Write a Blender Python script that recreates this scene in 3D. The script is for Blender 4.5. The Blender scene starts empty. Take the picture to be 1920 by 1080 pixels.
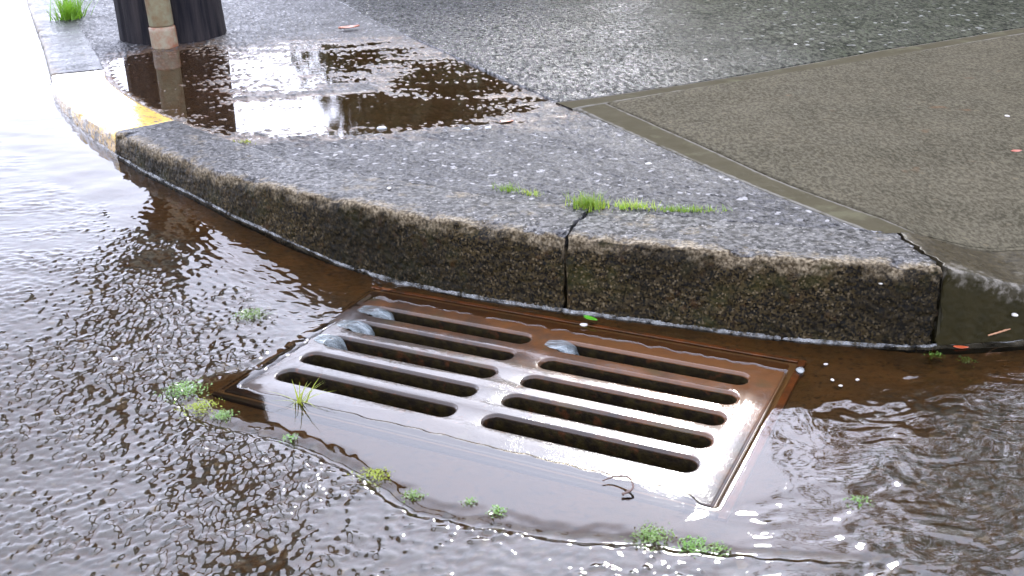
import bpy, bmesh, math, random
import numpy as np
from mathutils import Vector, Matrix, Euler

scene = bpy.context.scene
COL = scene.collection
RAD = math.radians

# ------------------------------------------------------------------ camera
cam_d = bpy.data.cameras.new('camera')
cam_d.sensor_width = 36.0
cam_d.lens = 37.5
cam_d.clip_start = 0.02
cam_d.clip_end = 3000
cam = bpy.data.objects.new('camera', cam_d)
COL.objects.link(cam)
_p, _r = RAD(22.984), RAD(-1.861)
_f = Vector((0, math.cos(_p), -math.sin(_p)))
_u0 = Vector((0, math.sin(_p), math.cos(_p)))
_x0 = Vector((1, 0, 0))
_x = _x0 * math.cos(_r) + _u0 * math.sin(_r)
_u = -_x0 * math.sin(_r) + _u0 * math.cos(_r)
_m = Matrix((_x, _u, -_f)).transposed().to_4x4()
_m.translation = Vector((0, 0, 0.8))
cam.matrix_world = _m
scene.camera = cam

# ------------------------------------------------------------------ sky and sun
SUN_EL, SUN_AZ = 30.3, 9.8          # degrees; azimuth to the right of straight ahead
world = bpy.data.worlds.new('World')
scene.world = world
world.use_nodes = True
wn, wl = world.node_tree.nodes, world.node_tree.links
wn.clear()
w_out = wn.new('ShaderNodeOutputWorld')
w_bg = wn.new('ShaderNodeBackground')
w_bg.inputs['Strength'].default_value = 0.15
w_sky = wn.new('ShaderNodeTexSky')
w_sky.sky_type = 'NISHITA'
w_sky.sun_disc = False
w_sky.sun_elevation = RAD(SUN_EL)
w_sky.sun_rotation = RAD(SUN_AZ)
w_sky.air_density = 1.6
w_sky.dust_density = 2.0
w_sky.ozone_density = 2.0
w_bw = wn.new('ShaderNodeRGBToBW')
w_cl = wn.new('ShaderNodeMix'); w_cl.data_type = 'RGBA'; w_cl.blend_type = 'MULTIPLY'
w_cl.inputs[0].default_value = 1.0
w_cl.inputs[7].default_value = (.91, .96, 1.20, 1)      # thin bright cloud veil
w_geo = wn.new('ShaderNodeTexCoord')
w_noise = wn.new('ShaderNodeTexNoise')
w_noise.inputs['Scale'].default_value = 2.6
w_noise.inputs['Detail'].default_value = 5
w_ramp = wn.new('ShaderNodeMapRange')
w_ramp.inputs[1].default_value = 0.3; w_ramp.inputs[2].default_value = 0.7
w_ramp.inputs[3].default_value = 0.8; w_ramp.inputs[4].default_value = 1.0
w_mix = wn.new('ShaderNodeMix'); w_mix.data_type = 'RGBA'
wl.new(w_sky.outputs[0], w_bw.inputs[0])
w_pw = wn.new('ShaderNodeMath'); w_pw.operation = 'POWER'; w_pw.inputs[1].default_value = 0.27
w_ml = wn.new('ShaderNodeMath'); w_ml.operation = 'MULTIPLY'; w_ml.inputs[1].default_value = 10.4
wl.new(w_bw.outputs[0], w_pw.inputs[0]); wl.new(w_pw.outputs[0], w_ml.inputs[0])
wl.new(w_ml.outputs[0], w_cl.inputs[6])
wl.new(w_geo.outputs['Generated'], w_noise.inputs['Vector'])
wl.new(w_noise.outputs[0], w_ramp.inputs[0])
wl.new(w_ramp.outputs[0], w_mix.inputs[0])
wl.new(w_sky.outputs[0], w_mix.inputs[6])
wl.new(w_cl.outputs[2], w_mix.inputs[7])
wl.new(w_mix.outputs[2], w_bg.inputs['Color'])
wl.new(w_bg.outputs[0], w_out.inputs[0])

sun_d = bpy.data.lights.new('sun', 'SUN')
sun_d.energy = 1.1
sun_d.angle = RAD(6.0)
sun_d.color = (1.0, 0.97, 0.92)
sun = bpy.data.objects.new('sun', sun_d)
COL.objects.link(sun)
_sv = Vector((math.sin(RAD(SUN_AZ)) * math.cos(RAD(SUN_EL)), math.cos(RAD(SUN_AZ)) * math.cos(RAD(SUN_EL)), math.sin(RAD(SUN_EL))))
sun.rotation_euler = _sv.to_track_quat('Z', 'Y').to_euler()
sun.location = (2, 6, 8)

scene.view_settings.view_transform = 'Standard'
scene.view_settings.look = 'None'
scene.view_settings.exposure = 0.98
scene.view_settings.gamma = 1.0
scene.view_settings.use_curve_mapping = False
scene.cycles.use_denoising = True
scene.cycles.max_bounces = 5
scene.cycles.diffuse_bounces = 2
scene.cycles.glossy_bounces = 3
scene.cycles.use_adaptive_sampling = True
scene.cycles.adaptive_threshold = 0.03
scene.cycles.transparent_max_bounces = 12
scene.cycles.caustics_reflective = False
scene.cycles.caustics_refractive = False
scene.cycles.sample_clamp_indirect = 8

# ------------------------------------------------------------------ noise in numpy
_rs = np.random.RandomState(7)
_PM = _rs.permutation(4096).astype(np.int32)
_PV = _rs.permutation(4096) / 4096.0
_GX = np.cos(_PV * 2 * math.pi); _GY = np.sin(_PV * 2 * math.pi)

def _hi(ix, iy, iz, seed):
    return _PM[(_PM[(_PM[(ix + seed * 131) & 4095] + iy) & 4095] + iz) & 4095]

def _hash(ix, iy, iz, seed):
    return _PV[_hi(np.asarray(ix).astype(np.int32), np.asarray(iy).astype(np.int32), np.asarray(iz).astype(np.int32), seed)]

def _fade(t):
    return t * t * t * (t * (t * 6 - 15) + 10)

def noise2(x, y, seed=0):                       # gradient noise about -1..1
    x0 = np.floor(x); y0 = np.floor(y)
    fx, fy = x - x0, y - y0
    u, v = _fade(fx), _fade(fy)
    xi, yi = x0.astype(np.int32), y0.astype(np.int32)
    r0 = _PM[(xi + seed * 131) & 4095]; r1 = _PM[(xi + 1 + seed * 131) & 4095]
    def g(r, i, j):
        h = _PM[(r + yi + j) & 4095]
        return _GX[h] * (fx - i) + _GY[h] * (fy - j)
    a = g(r0, 0, 0); a += u * (g(r1, 1, 0) - a)
    b = g(r0, 0, 1); b += u * (g(r1, 1, 1) - b)
    return (a + v * (b - a)) * 1.5

def fbm2(x, y, seed=0, octs=3):
    s, a, k = 0, 1.0, 1.0
    for i in range(octs):
        s = s + a * noise2(x * k, y * k, seed + i * 17)
        a *= 0.5; k *= 2.03
    return s / 1.6

def worley2(x, y, seed=0):                      # distance to the nearest point, its random value
    x0 = np.floor(x); y0 = np.floor(y)
    best = np.full(x.shape, 9.0); idv = np.zeros(x.shape)
    xi, yi = x0.astype(np.int32), y0.astype(np.int32)
    for i in (-1, 0, 1):
        for j in (-1, 0, 1):
            h = _hi(xi + i, yi + j, 0, seed)
            d = (x - x0 - i - _PV[h] * .9 - .05) ** 2 + (y - y0 - j - _PV[_PM[h]] * .9 - .05) ** 2
            m = d < best
            best[m] = d[m]
            idv[m] = _PV[_PM[(h[m] + 77) & 4095]]
    return np.sqrt(best), idv

def worley3(x, y, zz, seed=0):
    x0, y0, z0 = np.floor(x), np.floor(y), np.floor(zz)
    xi, yi, zi = x0.astype(np.int32), y0.astype(np.int32), z0.astype(np.int32)
    best = np.full(x.shape, 9.0); idv = np.zeros(x.shape)
    for i in (-1, 0, 1):
        for j in (-1, 0, 1):
            for k in (-1, 0, 1):
                h = _hi(xi + i, yi + j, zi + k, seed)
                d = (x - x0 - i - _PV[h]) ** 2 + (y - y0 - j - _PV[_PM[h]]) ** 2 + (zz - z0 - k - _PV[_PM[(h + 991) & 4095]]) ** 2
                m = d < best
                best[m] = d[m]
                idv[m] = _PV[_PM[(h[m] + 77) & 4095]]
    return np.sqrt(best), idv

def noise3(x, y, z, seed=0):                    # cheap: blend of three planes
    return (noise2(x + z * .71, y - z * .53, seed) + noise2(y + x * .37, z + x * .29, seed + 3) + noise2(z - y * .41, x + y * .23, seed + 7)) / 1.7

def sstep(e0, e1, x):
    t = np.clip((x - e0) / (e1 - e0), 0, 1)
    return t * t * (3 - 2 * t)

def inside_poly(x, y, poly):
    n = len(poly); ins = np.zeros(x.shape, bool)
    for i in range(n):
        x1, y1 = poly[i]; x2, y2 = poly[(i + 1) % n]
        if y1 == y2: continue
        c = ((y1 > y) != (y2 > y)) & (x < (x2 - x1) * (y - y1) / (y2 - y1) + x1)
        ins ^= c
    return ins

def dist_polyline(x, y, pts, closed=False):
    best = np.full(x.shape, 1e9)
    n = len(pts)
    for i in range(n if closed else n - 1):
        x1, y1 = pts[i]; x2, y2 = pts[(i + 1) % n]
        dx, dy = x2 - x1, y2 - y1
        t = np.clip(((x - x1) * dx + (y - y1) * dy) / (dx * dx + dy * dy + 1e-12), 0, 1)
        best = np.minimum(best, (x - x1 - t * dx) ** 2 + (y - y1 - t * dy) ** 2)
    return np.sqrt(best)

# ------------------------------------------------------------------ object helpers
def link(name, data, parent=None, mat=None):
    o = bpy.data.objects.new(name, data)
    COL.objects.link(o)
    if parent is not None: o.parent = parent
    if mat is not None: data.materials.append(mat)
    return o

def mesh_np(name, verts, faces, mat, parent=None, smooth=True, attrs=None):
    verts = np.asarray(verts, np.float32); faces = np.asarray(faces, np.int32)
    k = faces.shape[1]
    me = bpy.data.meshes.new(name)
    me.vertices.add(len(verts)); me.vertices.foreach_set('co', verts.ravel())
    me.loops.add(faces.size); me.loops.foreach_set('vertex_index', faces.ravel())
    me.polygons.add(len(faces))
    me.polygons.foreach_set('loop_start', np.arange(0, faces.size, k, dtype=np.int32))
    me.polygons.foreach_set('use_smooth', np.full(len(faces), smooth))
    if attrs:
        for an, av in attrs.items():
            a = me.attributes.new(an, 'FLOAT', 'POINT')
            a.data.foreach_set('value', np.asarray(av, np.float32).ravel())
    me.update(calc_edges=True)
    return link(name, me, parent, mat)

def grid_mesh(name, X, Y, Z, mat, keep=None, parent=None, attrs=None):
    ny, nx = X.shape
    idx = np.arange(nx * ny).reshape(ny, nx)
    q = np.stack([idx[:-1, :-1], idx[:-1, 1:], idx[1:, 1:], idx[1:, :-1]], -1).reshape(-1, 4)
    if keep is not None: q = q[keep.ravel()]
    used = np.unique(q)
    remap = np.full(nx * ny, -1, np.int64); remap[used] = np.arange(len(used))
    V = np.stack([X.ravel(), Y.ravel(), Z.ravel()], -1)[used]
    at = {k: v.ravel()[used] for k, v in attrs.items()} if attrs else None
    return mesh_np(name, V, remap[q], mat, parent, True, at)

def bm_obj(name, bm, mat, parent=None, smooth=False):
    me = bpy.data.meshes.new(name)
    bm.to_mesh(me); bm.free()
    if smooth: me.polygons.foreach_set('use_smooth', np.full(len(me.polygons), True))
    return link(name, me, parent, mat)

def empty(name, loc=(0, 0, 0), rz=0):
    o = bpy.data.objects.new(name, None)
    o.empty_display_size = .05
    COL.objects.link(o); o.location = loc; o.rotation_euler = (0, 0, rz)
    return o

def tag(o, label=None, cat=None, group=None, kind=None):
    if label: o['label'] = label
    if cat: o['category'] = cat
    if group: o['group'] = group
    if kind: o['kind'] = kind
    return o

# ------------------------------------------------------------------ materials
class NT:
    def __init__(s, name):
        s.m = bpy.data.materials.new(name); s.m.use_nodes = True
        s.t = s.m.node_tree; s.t.nodes.clear()
        s.out = s.n('ShaderNodeOutputMaterial')
        s.tc = s.n('ShaderNodeTexCoord')
    def n(s, k, **kw):
        x = s.t.nodes.new(k)
        for a, b in kw.items(): setattr(x, a, b)
        return x
    def l(s, a, b): s.t.links.new(a, b)
    def val(s, sock, v):
        if hasattr(v, 'is_output') or hasattr(v, 'links'): s.l(v, sock)
        else:
            if isinstance(v, tuple) and len(v) == 3 and sock.type == 'RGBA': v = (*v, 1)
            sock.default_value = v
    def noise(s, scale, detail=4, rough=.55, vec=None, dist=0):
        x = s.n('ShaderNodeTexNoise')
        s.l(vec or s.tc.outputs['Object'], x.inputs['Vector'])
        x.inputs['Scale'].default_value = scale; x.inputs['Detail'].default_value = detail
        x.inputs['Roughness'].default_value = rough; x.inputs['Distortion'].default_value = dist
        return x.outputs[0]
    def vor(s, scale, out='Distance', feature='F1', vec=None):
        x = s.n('ShaderNodeTexVoronoi'); x.feature = feature
        s.l(vec or s.tc.outputs['Object'], x.inputs['Vector'])
        x.inputs['Scale'].default_value = scale
        return x.outputs[out]
    def rng(s, v, a, b, c=0., d=1., smooth=False):
        x = s.n('ShaderNodeMapRange')
        if smooth: x.interpolation_type = 'SMOOTHSTEP'
        s.val(x.inputs[0], v)
        for i, q in enumerate((a, b, c, d)): x.inputs[i + 1].default_value = q
        return x.outputs[0]
    def mix(s, f, a, b, mode='MIX'):
        x = s.n('ShaderNodeMix'); x.data_type = 'RGBA'; x.blend_type = mode
        s.val(x.inputs[0], f); s.val(x.inputs[6], a); s.val(x.inputs[7], b)
        return x.outputs[2]
    def math(s, op, a, b=0.):
        x = s.n('ShaderNodeMath'); x.operation = op
        s.val(x.inputs[0], a); s.val(x.inputs[1], b)
        return x.outputs[0]
    def attr(s, name):
        x = s.n('ShaderNodeAttribute'); x.attribute_name = name
        return x.outputs['Fac']
    def bw(s, c):
        x = s.n('ShaderNodeRGBToBW'); s.l(c, x.inputs[0]); return x.outputs[0]
    def scaled(s, sx, sy, sz, rz=0):
        x = s.n('ShaderNodeMapping'); s.l(s.tc.outputs['Object'], x.inputs[0])
        x.inputs['Scale'].default_value = (sx, sy, sz); x.inputs['Rotation'].default_value = (0, 0, rz)
        return x.outputs[0]
    def bump(s, h, strength=.5, dist=.002, normal=None):
        x = s.n('ShaderNodeBump'); s.l(h, x.inputs['Height'])
        x.inputs['Strength'].default_value = strength; x.inputs['Distance'].default_value = dist
        if normal is not None: s.l(normal, x.inputs['Normal'])
        return x.outputs[0]
    def pbsdf(s, color, rough=.5, normal=None, coat=0., coat_rough=.03, coat_ior=1.4, coat_normal=None, metal=0., spec=.5, sub=None):
        b = s.n('ShaderNodeBsdfPrincipled')
        s.val(b.inputs['Base Color'], color); s.val(b.inputs['Roughness'], rough)
        s.val(b.inputs['Metallic'], metal); s.val(b.inputs['Specular IOR Level'], spec)
        s.val(b.inputs['Coat Weight'], coat); s.val(b.inputs['Coat Roughness'], coat_rough)
        b.inputs['Coat IOR'].default_value = coat_ior
        if normal is not None: s.l(normal, b.inputs['Normal'])
        if coat_normal is not None: s.l(coat_normal, b.inputs['Coat Normal'])
        return b
    def done(s, b):
        s.l(b.outputs[0], s.out.inputs['Surface']); return s.m

def mat_road():
    t = NT('wet_asphalt_and_silt')
    st, ap = t.attr('stone'), t.attr('apron')
    stone_id = t.attr('stone_id')
    grey = t.mix(stone_id, (.035, .031, .027), (.10, .090, .078))
    grey = t.mix(t.rng(stone_id, .95, .97), grey, (.17, .13, .08))
    silt = t.mix(t.noise(22, 5), (.090, .042, .011), (.045, .024, .008))
    silt = t.mix(t.rng(t.noise(320, 3), .55, .7), silt, (.15, .09, .035))
    c = t.mix(t.rng(st, .25, .6), silt, grey)
    conc = t.mix(t.rng(t.noise(9, 6, .6), .35, .65), (.112, .052, .014), (.064, .034, .011))
    conc = t.mix(t.rng(t.noise(400, 2), .58, .72), conc, (.12, .085, .045))
    moss = t.rng(t.noise(16, 5, .65), .55, .72)
    conc = t.mix(t.math('MULTIPLY', moss, .6), conc, (.042, .034, .008))
    conc = t.mix(t.rng(t.noise(90, 5, .8), .52, .64), conc, (.022, .013, .005))
    c = t.mix(ap, c, conc)
    nb = t.bump(t.noise(420, 3, .6), .35, .0015)
    b = t.pbsdf(c, .42, nb, coat=t.rng(ap, 0., 1., 1., 0.), coat_rough=.06, coat_ior=1.36, spec=t.rng(ap, 0., 1., .5, .15))
    return t.done(b)

def mat_water():
    t = NT('flowing_water')
    h = t.noise(150, 2, .5, vec=t.scaled(1, 1.6, 1, .45))
    nb = t.bump(h, .025, .0012)
    fr = t.n('ShaderNodeFresnel'); fr.inputs['IOR'].default_value = 1.62; t.l(nb, fr.inputs['Normal'])
    gl = t.n('ShaderNodeBsdfGlossy'); gl.inputs['Roughness'].default_value = .03; t.l(nb, gl.inputs['Normal'])
    tr = t.n('ShaderNodeBsdfTransparent'); tr.inputs['Color'].default_value = (.93, .87, .74, 1)
    mx = t.n('ShaderNodeMixShader'); t.l(fr.outputs[0], mx.inputs[0]); t.l(tr.outputs[0], mx.inputs[1]); t.l(gl.outputs[0], mx.inputs[2])
    return t.done(mx)

def mat_puddle():
    t = NT('still_puddle_water')
    nb = t.bump(t.noise(60, 2, .5, vec=t.scaled(1, 2.2, 1)), .05, .0012)
    fr = t.n('ShaderNodeFresnel'); fr.inputs['IOR'].default_value = 1.62; t.l(nb, fr.inputs['Normal'])
    gl = t.n('ShaderNodeBsdfGlossy'); gl.inputs['Roughness'].default_value = .02; t.l(nb, gl.inputs['Normal'])
    tr = t.n('ShaderNodeBsdfTransparent'); tr.inputs['Color'].default_value = (.92, .86, .74, 1)
    mx = t.n('ShaderNodeMixShader'); t.l(fr.outputs[0], mx.inputs[0]); t.l(tr.outputs[0], mx.inputs[1]); t.l(gl.outputs[0], mx.inputs[2])
    return t.done(mx)

def mat_spill():
    t = NT('aerated_falling_water')
    streak = t.noise(46, 3, .5, vec=t.scaled(.5, 1.5, .5, .47), dist=.4)
    nb = t.bump(streak, .15, .002)
    gl = t.pbsdf((.40, .46, .48), .12, nb, coat=1., coat_rough=.05)
    tr = t.n('ShaderNodeBsdfTransparent'); tr.inputs['Color'].default_value = (.8, .84, .84, 1)
    mx = t.n('ShaderNodeMixShader')
    t.l(t.rng(streak, .35, .65, .08, .42), mx.inputs[0]); t.l(tr.outputs[0], mx.inputs[1]); t.l(gl.outputs[0], mx.inputs[2])
    return t.done(mx)

def mat_lap_highlight():  # whitish colour stands for the bright meniscus, with a little froth
    t = NT('lap_highlight_line')
    b = t.pbsdf((.55, .56, .55), .3, t.bump(t.noise(300, 3), .5, .002), coat=.6)
    tr = t.n('ShaderNodeBsdfTransparent')
    mx = t.n('ShaderNodeMixShader')
    t.l(t.rng(t.noise(55, 4, .7), .40, .70, .02, .38), mx.inputs[0]); t.l(tr.outputs[0], mx.inputs[1]); t.l(b.outputs[0], mx.inputs[2])
    return t.done(mx)

def mat_kerb(kind):
    t = NT('kerb_' + kind)
    pf = t.attr('face')                        # 0 on top, 1 on the face
    pf = t.math('ADD', pf, t.rng(t.noise(26, 4, .7), .3, .7, -.25, .25))
    pf = t.math('ADD', pf, t.rng(t.noise(6, 3), .3, .7, -.12, .12))
    sid = t.vor(300, 'Color')
    sb = t.bw(sid)
    top = t.mix(t.rng(t.noise(95, 5, .8), .44, .57), (.004, .004, .0042), (.072, .070, .071))
    top = t.mix(t.rng(sb, .86, .9), top, (.21, .20, .19))
    top = t.mix(t.rng(t.noise(11, 5), .5, .7, 0, .5), top, (.045, .043, .041))
    edge = t.mix(t.rng(t.noise(180, 3), .4, .65), (.050, .036, .019), (.23, .185, .12))
    face = t.mix(t.rng(sb, .3, .75), (.0026, .0021, .0010), (.042, .029, .011))
    face = t.mix(t.rng(t.noise(14, 4, .6), .52, .7, 0, .6), face, (.026, .026, .006))
    face = t.mix(t.rng(t.noise(34, 4, .6), .60, .74, 0, .6), face, (.060, .028, .010))
    face = t.mix(t.rng(sb, .80, .86), face, (.095, .072, .040))
    face = t.mix(t.rng(t.noise(5, 5, .65), .40, .62), face, t.mix(.62, face, (.0025, .0024, .0012)))
    if kind == 'smooth':
        face = t.mix(t.noise(30, 5), (.007, .007, .002), (.028, .022, .008))
        top = t.mix(t.rng(t.noise(75, 7, .85), .38, .64), (.012, .0095, .005), (.060, .048, .027))
        edge = t.mix(t.rng(t.noise(70, 4), .45, .6), (.035, .030, .018), (.15, .135, .11))
    if kind == 'painted':
        wear = t.rng(t.noise(34, 6, .75), .52, .60)
        paint = t.mix(t.noise(9, 4), (.74, .55, .16), (.66, .38, .06))
        top = t.mix(t.math('MULTIPLY', wear, .8), paint, (.20, .18, .15))
        edge = t.mix(wear, paint, (.25, .17, .08))
        face = t.mix(t.rng(t.noise(30, 6, .75), .44, .56), (.40, .24, .05), face)
    c = t.mix(t.rng(pf, .10, .38), top, edge)
    c = t.mix(t.rng(pf, .45, .72), c, face)
    h = t.noise(150, 6, .8)
    nb = t.bump(h, {'rough': .8, 'smooth': .3, 'painted': .08}[kind], .0022)
    rough = t.rng(t.noise(18, 4), .3, .7, .22, .5)
    if kind == 'painted': rough = t.rng(t.noise(18, 4), .3, .7, .10, .28)
    b = t.pbsdf(c, rough, nb, spec=t.rng(pf, .3, .6, .05, .08) if kind != 'painted' else .5, coat=t.math('MULTIPLY', t.rng(t.noise(95, 6, .85), .46, .58, 0., .5), t.rng(pf, .3, .6, 1., .1)) if kind != 'painted' else .9, coat_rough=.22 if kind != 'painted' else .05, coat_normal=nb)
    return t.done(b)

def mat_slab(kind):
    t = NT('pavement_' + kind)
    wet = t.attr('wet')
    sp = t.noise({'grey': 150, 'upper': 85}.get(kind, 140), 5, .75, vec=t.scaled(1, {'grey': .6, 'upper': .36}.get(kind, .5), 1))
    sb = t.bw(t.vor({'upper': 70}.get(kind, 110), 'Color'))
    if kind == 'grey':
        c = t.mix(t.rng(sp, .44, .57), (.005, .005, .0053), (.062, .061, .064))
        c = t.mix(t.rng(sb, .84, .88), c, (.20, .195, .195))
        c = t.mix(t.math('MULTIPLY', wet, .85), c, t.mix(t.noise(30, 4), (.060, .034, .012), (.130, .062, .020)))
        c = t.mix(t.math('MULTIPLY', t.rng(t.noise(5.5, 6, .7, vec=t.scaled(1, 2.4, 1)), .52, .68), t.math('MULTIPLY', wet, .9)), c, (.13, .062, .028))
    elif kind == 'ramp':
        c = t.mix(t.rng(sp, .40, .60), (.040, .035, .023), (.090, .079, .054))
        c = t.mix(t.rng(t.noise(6, 6, .7), .4, .65), c, t.mix(t.rng(sp, .43, .57), (.032, .028, .018), (.074, .066, .045)))
        c = t.mix(t.rng(sb, .88, .94, 0, .5), c, (.10, .082, .052))
        c = t.mix(t.rng(t.noise(9, 3), .70, .76, 0, .4), c, (.11, .055, .026))
    elif kind == 'upper':
        c = t.mix(t.rng(sp, .43, .57), (.005, .0055, .003), (.052, .054, .036))
        c = t.mix(t.rng(t.noise(4, 6, .7), .42, .62), c, t.mix(t.rng(sp, .44, .57), (.004, .005, .0025), (.038, .042, .025)))
        c = t.mix(t.rng(sb, .88, .91), c, (.17, .17, .155))
        c = t.mix(wet, c, t.mix(t.rng(sp, .44, .57), (.003, .003, .0033), (.060, .058, .062)))
    else:
        c = t.mix(t.noise(26, 5), (.038, .033, .019), (.060, .052, .032))
        c = t.mix(t.rng(t.noise(12, 5), .56, .68, 0, .7), c, (.08, .075, .045))
        c = t.mix(t.math('MULTIPLY', t.attr('edge'), t.rng(t.noise(30, 4), .3, .5)), c, (.12, .112, .095))
    h = t.math('ADD', t.noise(85, 6, .85), t.math('MULTIPLY', t.vor(70), .7))
    st = {'grey': 1., 'ramp': .6, 'upper': .9, 'strip': .2}[kind]
    nb = t.bump(h, st, .0022)
    cn = t.bump(h, st, .0022)
    rb = {'grey': .5, 'ramp': .85, 'upper': .8, 'strip': .8}[kind]
    b = t.pbsdf(c, t.rng(t.noise(7, 5), .3, .7, rb - .08, rb + .12), nb, coat=t.math('MAXIMUM', t.math('MULTIPLY', wet, 1. if kind == 'grey' else t.rng(t.noise(80, 5, .8, vec=t.scaled(1, .4, 1)), .44, .56, 0.1, 1.3)), t.rng(t.noise(80, 5, .8, vec=t.scaled(1, {'grey': .6, 'upper': .36}.get(kind, .5), 1)), .47, .57, 0., {'grey': .34, 'upper': .16}.get(kind, .03))), coat_rough=.14, coat_normal=cn, spec={'grey': .10, 'upper': .04}.get(kind, .02))
    return t.done(b)

def mat_iron():
    t = NT('wet_rusty_cast_iron')
    c = t.mix(t.rng(t.noise(14, 6, .65), .35, .65), (.034, .020, .012), (.018, .012, .009))
    sx = t.n('ShaderNodeSeparateXYZ'); t.l(t.tc.outputs['Object'], sx.inputs[0])
    ru = t.math('ADD', t.math('ADD', t.math('MULTIPLY', sx.outputs[0], .5), t.math('MULTIPLY', sx.outputs[1], 1.3)), t.rng(t.noise(12, 5, .7), .25, .75, -.25, .25))
    c = t.mix(t.rng(ru, -.02, .28), c, t.mix(t.noise(40, 4), (.12, .045, .012), (.060, .026, .009)))
    c = t.mix(t.rng(t.noise(46, 5, .7), .58, .70, 0, .6), c, (.095, .032, .008))
    c = t.mix(t.rng(t.noise(11, 4), .56, .66, 0, .55), c, (.034, .032, .012))
    h = t.math('ADD', t.noise(70, 4, .6), t.math('MULTIPLY', t.noise(420, 2), .35))
    nb = t.bump(h, .25, .0016)
    cn = t.bump(t.math('ADD', t.noise(42, 3, .5), t.math('MULTIPLY', t.math('MULTIPLY', t.rng(t.noise(210, 3, .7), .5, .7), t.rng(t.noise(13, 4), .4, .65)), .6)), .2, .0016)
    b = t.pbsdf(c, .38, nb, coat=1., coat_rough=.05, coat_ior=1.40, coat_normal=cn, spec=.15)
    return t.done(b)

def mat_slot_shade():  # near-black mossy colour that paints in the shade inside the slots
    t = NT('mossy_slot_wall_shade')
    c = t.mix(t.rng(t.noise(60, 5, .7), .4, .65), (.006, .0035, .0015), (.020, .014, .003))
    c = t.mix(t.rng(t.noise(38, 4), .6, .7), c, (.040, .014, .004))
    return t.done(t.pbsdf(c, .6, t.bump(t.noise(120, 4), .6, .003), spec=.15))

def mat_rust_lip():
    t = NT('orange_rust_lip')
    c = t.mix(t.rng(t.noise(12, 6, .75), .42, .60), (.24, .068, .014), (.07, .030, .010))
    nb = t.bump(t.noise(160, 4), .3, .0015)
    return t.done(t.pbsdf(c, .35, nb, coat=1., coat_rough=.1, coat_ior=1.45))

def mat_pit():
    t = NT('slimy_basin_wall')
    c = t.mix(t.noise(24, 5), (.004, .003, .002), (.012, .009, .003))
    return t.done(t.pbsdf(c, .6, t.bump(t.noise(50, 4), .5, .005)))

def mat_trunk_pole():
    t = NT('creosoted_pole_wood')
    v = t.scaled(1, 1, .06)
    g = t.noise(46, 5, .65, vec=v)
    c = t.mix(t.rng(g, .35, .65), (.006, .006, .008), (.026, .022, .022))
    return t.done(t.pbsdf(c, .7, t.bump(g, .8, .008), spec=.08))

def mat_pipe(kind):
    t = NT('conduit_' + kind)
    if kind == 'pale':
        c = t.mix(t.rng(t.noise(13, 6, .7), .45, .68), (.21, .20, .125), (.15, .08, .035))
    else:
        c = t.mix(t.rng(t.noise(15, 6, .7), .4, .6), (.17, .055, .022), (.20, .17, .11))
    return t.done(t.pbsdf(c, .45, t.bump(t.noise(90, 3), .3, .002)))

def mat_plain(name, a, b, scale=40, rough=.5, coat=0., tl=0.):
    t = NT(name)
    info = t.n('ShaderNodeObjectInfo')
    c = t.mix(t.noise(scale, 3), a, b)
    hs = t.n('ShaderNodeHueSaturation'); t.l(c, hs.inputs['Color'])
    t.l(t.rng(info.outputs['Random'], 0, 1, .8, 1.2), hs.inputs['Value'])
    t.l(t.rng(info.outputs['Random'], 0, 1, .485, .51), hs.inputs['Hue'])
    p = t.pbsdf(hs.outputs[0], rough, coat=coat)
    if tl > 0:
        d = t.n('ShaderNodeBsdfTranslucent'); t.l(hs.outputs[0], d.inputs['Color'])
        mx = t.n('ShaderNodeMixShader'); mx.inputs[0].default_value = tl
        t.l(p.outputs[0], mx.inputs[1]); t.l(d.outputs[0], mx.inputs[2])
        return t.done(mx)
    return t.done(p)

def mat_ground():
    t = NT('earth_and_lawn')
    c = t.mix(t.rng(t.noise(3, 6, .7), .35, .65), (.035, .05, .014), (.07, .085, .025))
    return t.done(t.pbsdf(c, .8, t.bump(t.noise(40, 4), .6, .02)))

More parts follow.
